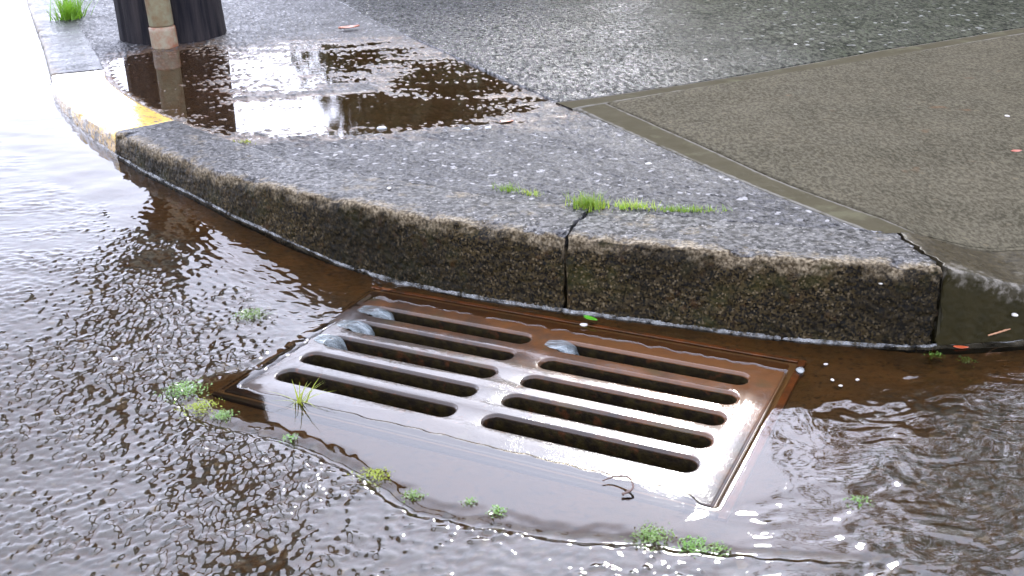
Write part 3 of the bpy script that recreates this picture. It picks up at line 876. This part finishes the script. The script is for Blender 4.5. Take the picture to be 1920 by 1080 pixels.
def rrect(u0, u1, v0, v1, r, n=6):
    pts = []
    for cx, cy, a0 in ((u1 - r, v1 - r, 0), (u0 + r, v1 - r, 90), (u0 + r, v0 + r, 180), (u1 - r, v0 + r, 270)):
        for k in range(n + 1):
            a = RAD(a0 + 90 * k / n); pts.append((cx + r * math.cos(a), cy + r * math.sin(a)))
    return pts
def curve_plate(splines, half, bevel, res=3):
    cu = bpy.data.curves.new('plate', 'CURVE'); cu.dimensions = '2D'; cu.fill_mode = 'BOTH'
    cu.extrude = half - bevel; cu.bevel_depth = bevel; cu.bevel_resolution = res; cu.offset = -bevel
    for pts in splines:
        sp = cu.splines.new('POLY'); sp.points.add(len(pts) - 1)
        for p, (a, b) in zip(sp.points, pts): p.co = (a, b, 0, 1)
        sp.use_cyclic_u = True
    ob = bpy.data.objects.new('plate', cu); COL.objects.link(ob)
    bpy.context.view_layer.update()
    me = bpy.data.meshes.new_from_object(ob.evaluated_get(bpy.context.evaluated_depsgraph_get()))
    bpy.data.objects.remove(ob); bpy.data.curves.remove(cu)
    return me
grate = empty('drain_grate', (G[0], G[1], -.0014), YAW)
tag(grate, 'wet rusty iron drain grate with ten long slots set in the gutter', 'drain grate')
slots = []
for c in (0, 1):
    a = -SG / 2 - SL if c == 0 else SG / 2
    for i in range(5):
        v = (i - 2) * SP
        slots.append(rrect(a, a + SL, v, v + SW, .0165, 7))
me = curve_plate([rrect(-.402, .402, -.203, .237, .006, 3)] + slots, .021, .0055)
bm = bmesh.new(); bm.from_mesh(me); bpy.data.meshes.remove(me)
bmesh.ops.remove_doubles(bm, verts=bm.verts[:], dist=1e-5)
for v in bm.verts: v.co.z -= .021
cuts = [-SG / 2 - SL + .02, -SG / 2 - .02, SG / 2 + .02, SG / 2 + SL - .02]
for c in cuts:
    bmesh.ops.bisect_plane(bm, geom=bm.verts[:] + bm.edges[:] + bm.faces[:], plane_co=(c, 0, 0), plane_no=(1, 0, 0))
bm.faces.ensure_lookup_table()
groups = {}
for f in bm.faces:
    p = f.calc_center_median(); key = 'plate'
    for c in (0, 1):
        if cuts[2 * c] < p.x < cuts[2 * c + 1]:
            for i in range(4):
                if (i - 2) * SP + SW / 2 < p.y < (i - 1) * SP + SW / 2: key = (c, i)
    groups.setdefault(key, []).append(f)
for key, fs in sorted(groups.items(), key=str):
    b2 = bmesh.new(); mp = {}
    for f in fs:
        vs = []
        for v in f.verts:
            if v not in mp: mp[v] = b2.verts.new(v.co)
            vs.append(mp[v])
        nf = b2.faces.new(vs); nf.smooth = True
        nf.normal_update()
        if max(v.co.z for v in f.verts) < -.0045 and abs(f.normal.z) < .4: nf.material_index = 1  # slot walls take the colour with shade painted in
    for e in b2.edges:
        if len(e.link_faces) == 2 and e.calc_face_angle(0) > RAD(50): e.smooth = False
    bm_obj('plate' if key == 'plate' else 'bar', b2, M['iron'], grate).data.materials.append(M['slot_shade'])
bm.free()
# frame: four lips round the plate
frame = empty('grate_frame', (G[0], G[1], -.0019), YAW)
tag(frame, 'thin orange rusted iron frame around the drain grate', 'frame')
def lip(u0, u1, v0, v1, mat):
    me = curve_plate([rrect(u0, u1, v0, v1, .002, 2)], .026, .0018, 2)
    for v in me.vertices: v.co.z += -.026 + (.0016 if mat != 'silt' else -.006)
    o = link('lip', me, frame, M[mat])
    for p in me.polygons: p.use_smooth = False
lip(.4125, .4245, -.2215, .2555, 'lip'); lip(-.4245, -.4125, -.2215, .2555, 'silt')
lip(-.412, .412, -.2215, -.2105, 'iron'); lip(-.412, .412, .2445, .2555, 'lip')
bm = bmesh.new()                                           # ledge that carries the plate, silted up
for (u0, u1, v0, v1) in ((.385, .4135, -.2115, .2455), (-.4135, -.385, -.2115, .2455), (-.385, .385, -.2115, -.185), (-.385, .385, .215, .2455)):
    q = [bm.verts.new((u, v, z)) for z in (-.046, -.056) for u, v in ((u0, v0), (u1, v0), (u1, v1), (u0, v1))]
    bm.faces.new(q[:4]); bm.faces.new(q[7:3:-1])
    for i in range(4): bm.faces.new((q[i], q[i + 4], q[(i + 1) % 4 + 4], q[(i + 1) % 4]))
bm_obj('ledge', bm, M['pit'], frame)
bm = bmesh.new()                                           # silt packed in the gap
for (u0, u1, v0, v1) in ((.3975, .4130, -.211, .245), (-.4130, -.3975, -.211, .245), (-.397, .397, -.211, -.1985), (-.397, .397, .2325, .245)):
    vs = [bm.verts.new((u, v, -.0022)) for u, v in ((u0, v0), (u1, v0), (u1, v1), (u0, v1))]
    bm.faces.new(vs)
bm_obj('silt_in_gap', bm, M['silt'], frame)

# water pouring over the slot ends
def spill(c, i, reach, bulge, w=1.0, du=0.):
    a = (-SG / 2 - SL if c == 0 else SG / 2) + du
    vc = (i - 2) * SP + SW / 2
    nu, nv = 22, 15
    U_ = np.zeros((nu, nv)); V_ = U_.copy(); Z_ = U_.copy()
    for k in range(nu):
        t = k / (nu - 1)
        if t < .35: u = a - .022 + .030 * t / .35; z = -.0002
        elif t < .75:
            q = (t - .35) / .4
            u = a + .008 + (reach - .008) * q; z = -.0002 - .010 * q ** 1.6
        else:
            q = (t - .75) / .25
            u = a + reach + .010 * math.sin(q * 1.5); z = -.0102 - .045 * q
        for l in range(nv):
            e = l / (nv - 1) * 2 - 1
            wob_ = noise2(np.array([t * 6.]), np.array([e * 3. + i * 7 + c]), 9)[0]
            full_ = 1 if t > .2 else .55 + .45 * t / .2
            U_[k, l] = u + (.010 * (1 - e * e) + .004 * wob_ + .003 * e) * t
            V_[k, l] = vc + e * SW * .5 * w * full_
            Z_[k, l] = z + bulge * (1 - e * e) * math.sin(math.pi * min(1, t * 1.2)) + .0012 * wob_
    px = G[0] + U_ * TU[0] + V_ * TV[0]; py = G[1] + U_ * TU[1] + V_ * TV[1]
    grid_mesh('spill', px, py, Z_, M['spill'], parent=water)
spill(0, 2, .022, .003, .99, du=-.002); spill(0, 3, .034, .004, .99); spill(0, 4, .034, .004, .99); spill(1, 4, .024, .003, .99)

# ------------------------------------------------------------------ utility pole
pole = empty('utility_pole', (-1.245, 4.10, KZ - .02))
tag(pole, 'thick black wooden utility pole standing on the wet corner pavement', 'utility pole')
def ring_mesh(name, rings, mat, parent, cap=True):
    n = len(rings[0]); V = np.array([p for r in rings for p in r])
    Fq = []
    for k in range(len(rings) - 1):
        for i in range(n):
            j = (i + 1) % n; Fq.append((k * n + i, k * n + j, (k + 1) * n + j, (k + 1) * n + i))
    o = mesh_np(name, V, Fq, mat, parent)
    if cap:
        bm = bmesh.new(); bm.from_mesh(o.data); bm.verts.ensure_lookup_table()
        bm.faces.new([bm.verts[(len(rings) - 1) * n + i] for i in range(n)])
        bm.to_mesh(o.data); bm.free()
    return o
n = 96; rings = []
for z in list(np.linspace(0, 1.2, 26)) + list(np.linspace(1.5, 9.5, 16)):
    a = np.linspace(0, 2 * math.pi, n, endpoint=False)
    r0 = .191 - .0065 * z + .004 * math.exp(-z / .06)
    crk = noise2(a * 9 / math.pi * 2, a * 0 + z * .25, 201)
    rr = r0 + .004 * noise2(np.cos(a) * 3 + 5, np.sin(a) * 3 + z * .2, 203) - .012 * sstep(.30, .55, crk) + .003 * noise2(a * 14, a * 0 + z * .5, 205)
    rings.append(np.stack([rr * np.cos(a) - .02 * z, rr * np.sin(a), a * 0 + z], -1))
ring_mesh('trunk', rings, M['pole'], pole)
def pipe(name, z0, z1, r, mat, parent, cx=.030, cy=-.222):
    a = np.linspace(0, 2 * math.pi, 28, endpoint=False); rg = []
    for z, k in ((z0, .93), (z0 + .004, 1), *((q, 1) for q in np.linspace(z0, z1, 6)[1:-1]), (z1 - .004, 1), (z1, .93)):
        rg.append(np.stack([r * k * np.cos(a) + cx - .02 * z, r * k * np.sin(a) + cy, a * 0 + z], -1))
    return ring_mesh(name, rg, mat, parent)
cd = pipe('conduit', .09, 4.2, .043, M['pipe'], pole)
lo = pipe('conduit_coupling', .0, .088, .0465, M['pipe_rust'], pole); lo['label'] = 'rusty lower sleeve of the conduit'
for z in (.62, 1.9, 3.2): pipe('conduit_strap', z, z + .03, .050, M['pipe_rust'], pole)

# ------------------------------------------------------------------ grass and weeds
def blades(bm, n, spread_u, spread_v, h, wdt, rng, lean=.5, curl=.6):
    for _ in range(n):
        bu, bv = rng.gauss(0, spread_u * .5), rng.gauss(0, spread_v * .5)
        az = rng.uniform(0, 2 * math.pi); L = h * rng.uniform(.5, 1.15); ln = rng.uniform(.1, lean)
        dx, dy = math.cos(az), math.sin(az); w = wdt * rng.uniform(.6, 1.2)
        pr = None
        for k in range(4):
            t = k / 3
            hx = ln * L * t + curl * ln * L * t * t; z = L * t * (1 - .35 * ln * t)
            ww = w * (1 - t * .95)
            p = (bm.verts.new((bu + dx * hx - dy * ww, bv + dy * hx + dx * ww, z)), bm.verts.new((bu + dx * hx + dy * ww, bv + dy * hx - dx * ww, z)))
            if pr: bm.faces.new((pr[0], pr[1], p[1], p[0]))
            pr = p
def tuft(name, loc, n, su, sv, h, wdt, seed, mat, rz, label, cat, group, lean=.7, mat2=None, n2=0):
    rng = random.Random(seed)
    root = empty(name, loc, rz)
    tag(root, label, cat, group)
    bm = bmesh.new(); blades(bm, n, su, sv, h, wdt, rng, lean)
    bm_obj('blades', bm, mat, root)
    if n2:
        bm = bmesh.new(); blades(bm, n2, su * 1.2, sv * 1.1, h * .8, wdt, rng, lean)
        bm_obj('yellow_blades', bm, mat2, root)
    return root
GJ = 'grass tufts in the joint behind the kerb'
tuft('grass_tuft', (-.001, 2.046, KZ - .004), 90, .026, .014, .020, .0011, 1, M['grass'], -.6, 'small green grass tuft in kerb joint, leftmost of the row', 'grass tuft', GJ)
tuft('grass_tuft', (.043, 2.018, KZ - .004), 70, .026, .012, .015, .0011, 2, M['moss'], -.6, 'low sparse yellowish tuft in kerb joint, second in the row', 'grass tuft', GJ, mat2=M['grass'], n2=25)
tuft('grass_tuft', (.150, 1.930, KZ - .004), 230, .034, .022, .032, .0012, 3, M['grass'], -.5, 'bushy bright green tuft where the kerb crack ends', 'grass tuft', GJ, mat2=M['moss'], n2=70)
tuft('grass_tuft', (.232, 1.912, KZ - .004), 150, .042, .012, .021, .0011, 4, M['moss'], -.2, 'yellow green tuft right of the bushy one at the crack', 'grass tuft', GJ, mat2=M['grass'], n2=50)
tuft('grass_tuft', (.330, 1.886, KZ - .004), 210, .068, .010, .017, .0011, 5, M['grass'], -.15, 'long low strip of green grass in kerb joint, rightmost', 'grass tuft', GJ, mat2=M['moss'], n2=50)
tuft('grass_tuft', (-1.83, 4.62, KZ - .004), 260, .045, .07, .12, .0030, 6, M['grass'], 0, 'tall bright green grass clump on the far left pavement', 'grass tuft', None)
tuft('grass_tuft', (-.63, 2.50, KZ - .004), 50, .026, .012, .008, .0014, 7, M['moss'], -.4, 'tiny mossy patch at the near edge of the puddle', 'moss patch', None)

def weed(loc, n, su, h, seed, label, mat='weed', lw=.004):
    """low rosette of small leaves"""
    rng = random.Random(seed); bm = bmesh.new()
    for _ in range(n):
        bu, bv = rng.gauss(0, su * .45), rng.gauss(0, su * .38)
        az = rng.uniform(0, 2 * math.pi); L = lw * rng.uniform(1., 2.6); w = lw * rng.uniform(.25, .5); tl = rng.uniform(.1, 1.1)
        z0 = h * rng.uniform(0, 1) ** 1.3 * math.exp(-(bu * bu + bv * bv) / (su * su * .6))
        c = Vector((bu, bv, z0)); dx = Vector((math.cos(az), math.sin(az), math.tan(tl) * .5)).normalized() * L; sd = Vector((-math.sin(az), math.cos(az), rng.uniform(-.3, .3))) * w
        vs = [bm.verts.new(p) for p in (c, c + dx * .45 + sd, c + dx, c + dx * .45 - sd)]
        bm.faces.new(vs)
    root = empty('weed', loc); tag(root, label, 'weed', 'weeds growing round the drain')
    bm_obj('leaves', bm, M[mat], root)
    bm = bmesh.new(); blades(bm, max(4, n // 14), su * .3, su * .3, h * .9, .0008, rng, .9)
    bm_obj('stems', bm, M[mat], root)
    return root
def rz_(x, y): return float(road_base(np.array([x]), np.array([y]))[0])
WEEDS = [(-.481, 1.776, 190, .040, .016, 'green weed clump in the rippling water left of the grate'),
         (-.526, 1.505, 260, .042, .022, 'bushiest dark green weed at the left edge of the smooth apron'),
         (-.486, 1.452, 130, .036, .010, 'flat yellow green weed between the bushiest weed and a round one'),
         (-.446, 1.424, 110, .020, .014, 'small round weed at the corner of the brown water patch'),
         (-.33, 1.352, 30, .014, .010, 'tiny weed alone on the apron edge below the star shaped plant'),
         (-.198, 1.245, 90, .028, .014, 'olive weed on the apron edge in front of the left slots'),
         (-.139, 1.193, 60, .018, .010, 'pale weed next to the olive one on the apron edge'),
         (-.063, 1.173, 26, .012, .014, 'thin wispy weed in the front crack of the apron'),
         (-.029, 1.150, 46, .013, .016, 'upright little weed in the middle of the front apron crack'),
         (.161, 1.088, 160, .032, .013, 'wide green weed in the crack below the grate corner'),
         (.210, 1.067, 110, .024, .010, 'mid sized green weed right of the wide one below the grate'),
         (.238, 1.059, 50, .018, .008, 'last small weed of the row in the front crack'),
         (.435, 1.142, 34, .020, .012, 'faint green weed under the ripples at right'),
         (.683, 1.537, 46, .018, .010, 'pale green sprig at the foot of the kerb joint'),
         (.722, 1.514, 40, .018, .008, 'low sprig in the gutter beside the red leaf')]
for k, (x, y, n, su, h, lb) in enumerate(WEEDS):
    weed((x, y, rz_(x, y) - .0005), n * 2, su * .9, h * .45, 40 + k, lb, 'moss' if k in (2, 5) else 'weed', .0024)
tuft('star_weed', (-.335, 1.458, -.001), 16, .008, .008, .034, .0016, 77, M['moss'], 0, 'star shaped pale grass plant in front of the leftmost slot', 'weed', None, lean=1.3)

# ------------------------------------------------------------------ leaves, pebbles, twigs
def leaf(name, loc, L, W, rz, mat, label, cat='leaf', cup=.25, tilt=(0, 0)):
    nu, nv = 9, 5; V = []; Fq = []
    for k in range(nu):
        t = k / (nu - 1); w = W * (math.sin(math.pi * t ** .85) ** .8 if 0 < t < 1 else .02)
        for l in range(nv):
            e = l / (nv - 1) * 2 - 1
            V.append((L * (t - .5), e * w * .5, .0008 + cup * W * .5 * e * e + .12 * L * (t - .5) ** 2))
    for k in range(nu - 1):
        for l in range(nv - 1):
            a = k * nv + l; Fq.append((a, a + nv, a + nv + 1, a + 1))
    o = mesh_np(name, V, Fq, mat); o.location = loc; o.rotation_euler = (tilt[0], tilt[1], rz)
    m = o.modifiers.new('thick', 'SOLIDIFY'); m.thickness = .0005
    return tag(o, label, cat)
leaf('leaf', (.137, 1.716, .0075), .030, .013, -.75, M['leaf_green'], 'bright green leaf floating behind the grate')
leaf('leaf', (.726, 1.549, rz_(.726, 1.549) + .006), .024, .010, -.2, M['leaf_red'], 'red leaf floating at the foot of the kerb joint')
leaf('leaf', (-.582, 4.093, KZ + .004), .085, .045, .5, M['leaf_orange'], 'orange leaf lying on the wet pavement at top')
leaf('leaf', (1.083, 2.191, KZ + .003), .024, .014, .1, M['leaf_orange'], 'small reddish leaf on the brown slab at right')
leaf('leaf', (.0, 2.62, PUD + .002), .035, .014, .1, M['leaf_orange'], 'brown orange leaf at the dark end of the puddle')

def pebble(loc, r, seed, mat, label, flat=.6, cat='pebble', name='pebble'):
    bm = bmesh.new(); bmesh.ops.create_icosphere(bm, subdivisions=2, radius=r)
    rng = random.Random(seed); a, b_, c = rng.uniform(0, 9), rng.uniform(0, 9), rng.uniform(.8, 1.25)
    for v in bm.verts:
        k = 1 + .16 * math.sin(v.co.x / r * 2.1 + a) * math.cos(v.co.y / r * 1.7 + b_) + .08 * math.sin(v.co.z / r * 3 + a)
        v.co = Vector((v.co.x * c * k, v.co.y * k / c, v.co.z * flat * k + r * flat * .5))
    o = bm_obj(name, bm, mat, smooth=True); o.location = loc
    return tag(o, label, cat)
pebble((.124, 1.700, .003), .0060, 1, M['petal'], 'white petal scrap beside the green leaf', .5, 'petal', 'petal')
pebble((.454, 1.507, .0015), .0080, 2, M['pebble'], 'flat grey pebble at the back right corner of the frame', .45)
pebble((.812, 1.562, .060), .0050, 3, M['petal'], 'white snail like speck low on the smooth kerb at far right', .6)
pebble((-.243, 2.079, KZ + .001), .0050, 4, M['petal'], 'white chip on the kerb top left of the cracks', .6)
pebble((.44, 1.653, .062), .0045, 5, M['petal'], 'white chip stuck in the mossy kerb face', .6)
pebble((.60, 1.595, .110), .0045, 6, M['petal'], 'pale chip near the top of the kerb face', .6)
for k, (x, y) in enumerate(((-.31, 2.60), (-.10, 2.56), (-.045, 2.57), (.30, 2.2), (1.2, 2.5), (.62, 3.3), (.95, 3.5))):
    lb = ('pale stone breaking the puddle at left of the dark reflection', 'pale round stone in the dark part of the puddle', 'pale stone next to the brown leaf in the puddle',
          'light chip on the grey slab near the strip', 'light chip on the brown slab', 'light chip on the far slab, left', 'light chip on the far slab, right')[k]
    pebble((x, y, (PUD if k < 3 else KZ) - .001), .012 if k < 3 else .006, 20 + k, M['petal' if k > 2 else 'pebble'], lb, .4)
for k, (u, v) in enumerate(((.475, .20), (.490, .185), (.455, .25), (.51, .215))):
    x, y = G + TU * u + TV * v
    pebble((x, y, .001), .0030, 60 + k, M['petal'], ('pale grit beside the frame corner, nearest the frame', 'pale grit beside the frame corner, frontmost', 'pale grit beside the frame corner, nearest the kerb', 'pale grit beside the frame corner, rightmost')[k], .6)

def twig(name, pts, r, mat, label):
    P = catmull(pts, .006); n = 8; rings = []
    for k, p in enumerate(P):
        d = P[min(k + 1, len(P) - 1)] - P[max(k - 1, 0)]; d /= np.linalg.norm(d)
        s = np.cross(d, (0, 0, 1.)); s /= np.linalg.norm(s); u_ = np.cross(s, d)
        rr = r * (1 - .6 * k / len(P)) * (1 + .15 * math.sin(k * 1.7))
        rings.append(np.array([p + s * rr * math.cos(a) + u_ * rr * math.sin(a) for a in np.linspace(0, 2 * math.pi, n, endpoint=False)]))
    o = ring_mesh(name, rings, mat, None)
    return tag(o, label, 'twig')
twig('twig', [(.90, 1.60, .065), (.86, 1.585, .045), (.81, 1.568, .034), (.772, 1.558, .028)], .0032, M['straw'], 'straw coloured twig leaning on the kerb at far right')
twig('twig', [(.135, 1.175, .004), (.150, 1.183, .008), (.146, 1.203, .012), (.128, 1.212, .007), (.112, 1.208, .004)], .0019, M['twig'], 'bent dark twig on the front edge of the grate')

# ------------------------------------------------------------------ trees along the lawn (mirrored in the wet ground)
def crown_mesh(name, seed, shape, n):
    rng = np.random.default_rng(seed)
    nc = 90
    zc = rng.uniform(0, 1, nc); ac = rng.uniform(0, 2 * math.pi, nc)
    rc = shape(zc) * np.sqrt(rng.uniform(.25, 1, nc))
    C = np.stack([rc * np.cos(ac), rc * np.sin(ac), zc], -1)
    k = rng.integers(0, nc, n)
    P = C[k] + rng.normal(0, 1, (n, 3)) * np.array([.11, .11, .05])
    a = rng.normal(0, 1, (n, 3)); a /= np.linalg.norm(a, axis=1, keepdims=True)
    b = np.cross(a, rng.normal(0, 1, (n, 3))); b /= np.linalg.norm(b, axis=1, keepdims=True)
    return P, a, b
def tree(loc, H, Wd, kind, seed, label, n=16000, leafsize=.09):
    root = empty('conifer_shrub' if kind == 0 else 'broadleaf_tree', loc); tag(root, label, 'tree', 'trees along the lawn')
    sh = (lambda z: (1 - z) ** .6 * .5 + .05) if kind == 0 else (lambda z: np.sqrt(np.clip(1 - (2 * z - 1) ** 2, 0, 1)) * .5 + .02)
    P, a, b = crown_mesh('crown', seed, sh, n)
    z0 = .06 if kind == 0 else .28
    P = P * np.array([Wd, Wd, H * (1 - z0)]) + np.array([0, 0, H * z0])
    P[:, 2] = np.maximum(P[:, 2], .05)
    s = leafsize * np.random.default_rng(seed).uniform(.6, 1.3, (n, 1))
    V = np.stack([P - a * s, P + b * s * .55, P + a * s, P - b * s * .55], 1).reshape(-1, 3)
    mesh_np('crown', V, np.arange(4 * n).reshape(-1, 4), M['crown'], root, False)
    rings = []
    for z in np.linspace(-.1, H * .85, 9):
        t = z / H; an = np.linspace(0, 2 * math.pi, 12, endpoint=False); r = (.028 * H) * (1 - t) + .02
        rings.append(np.stack([r * np.cos(an) + .1 * math.sin(z), r * np.sin(an), an * 0 + z], -1))
    tr = ring_mesh('trunk', rings, M['bark'], root)
    for q in range(6):
        z = H * (.3 + .09 * q); az = q * 2.3; L = Wd * .33
        pts = [np.array((.1 * math.sin(z), 0, z)), np.array((math.cos(az) * L * .5, math.sin(az) * L * .5, z + L * .25)), np.array((math.cos(az) * L, math.sin(az) * L, z + L * .45))]
        rg = []
        for j, p in enumerate(pts):
            an = np.linspace(0, 2 * math.pi, 6, endpoint=False); r = .010 * H * (1 - .4 * j)
            rg.append(np.stack([p[0] + r * np.cos(an), p[1] + r * np.sin(an), p[2] + an * 0], -1))
        ring_mesh('limb', rg, M['bark'], root)
    return root
TREES = [((-1.0, 12.6), 3.6, 2.4, 'rounded dark shrub at the left end of the row past the pole'),
         ((.9, 12.4), 4.2, 2.6, 'second dark shrub from the left end of the row'),
         ((2.9, 12.2), 3.9, 2.6, 'dark shrub in the middle of the row'),
         ((4.9, 11.8), 4.4, 2.8, 'dark shrub right of the middle of the row'),
         ((7.0, 11.2), 4.6, 2.8, 'dark shrub before the right end of the row'),
         ((9.2, 10.4), 4.4, 2.8, 'dark shrub at the right end of the row')]
for k, ((x, y), h, w, lb) in enumerate(TREES):
    tree((x, y, .12), h, w, 0, 300 + k, lb)
tree((5.6, 9.6, .12), 8.4, 4.6, 1, 330, 'tall leafy tree standing on the lawn at right', 5000, .12)
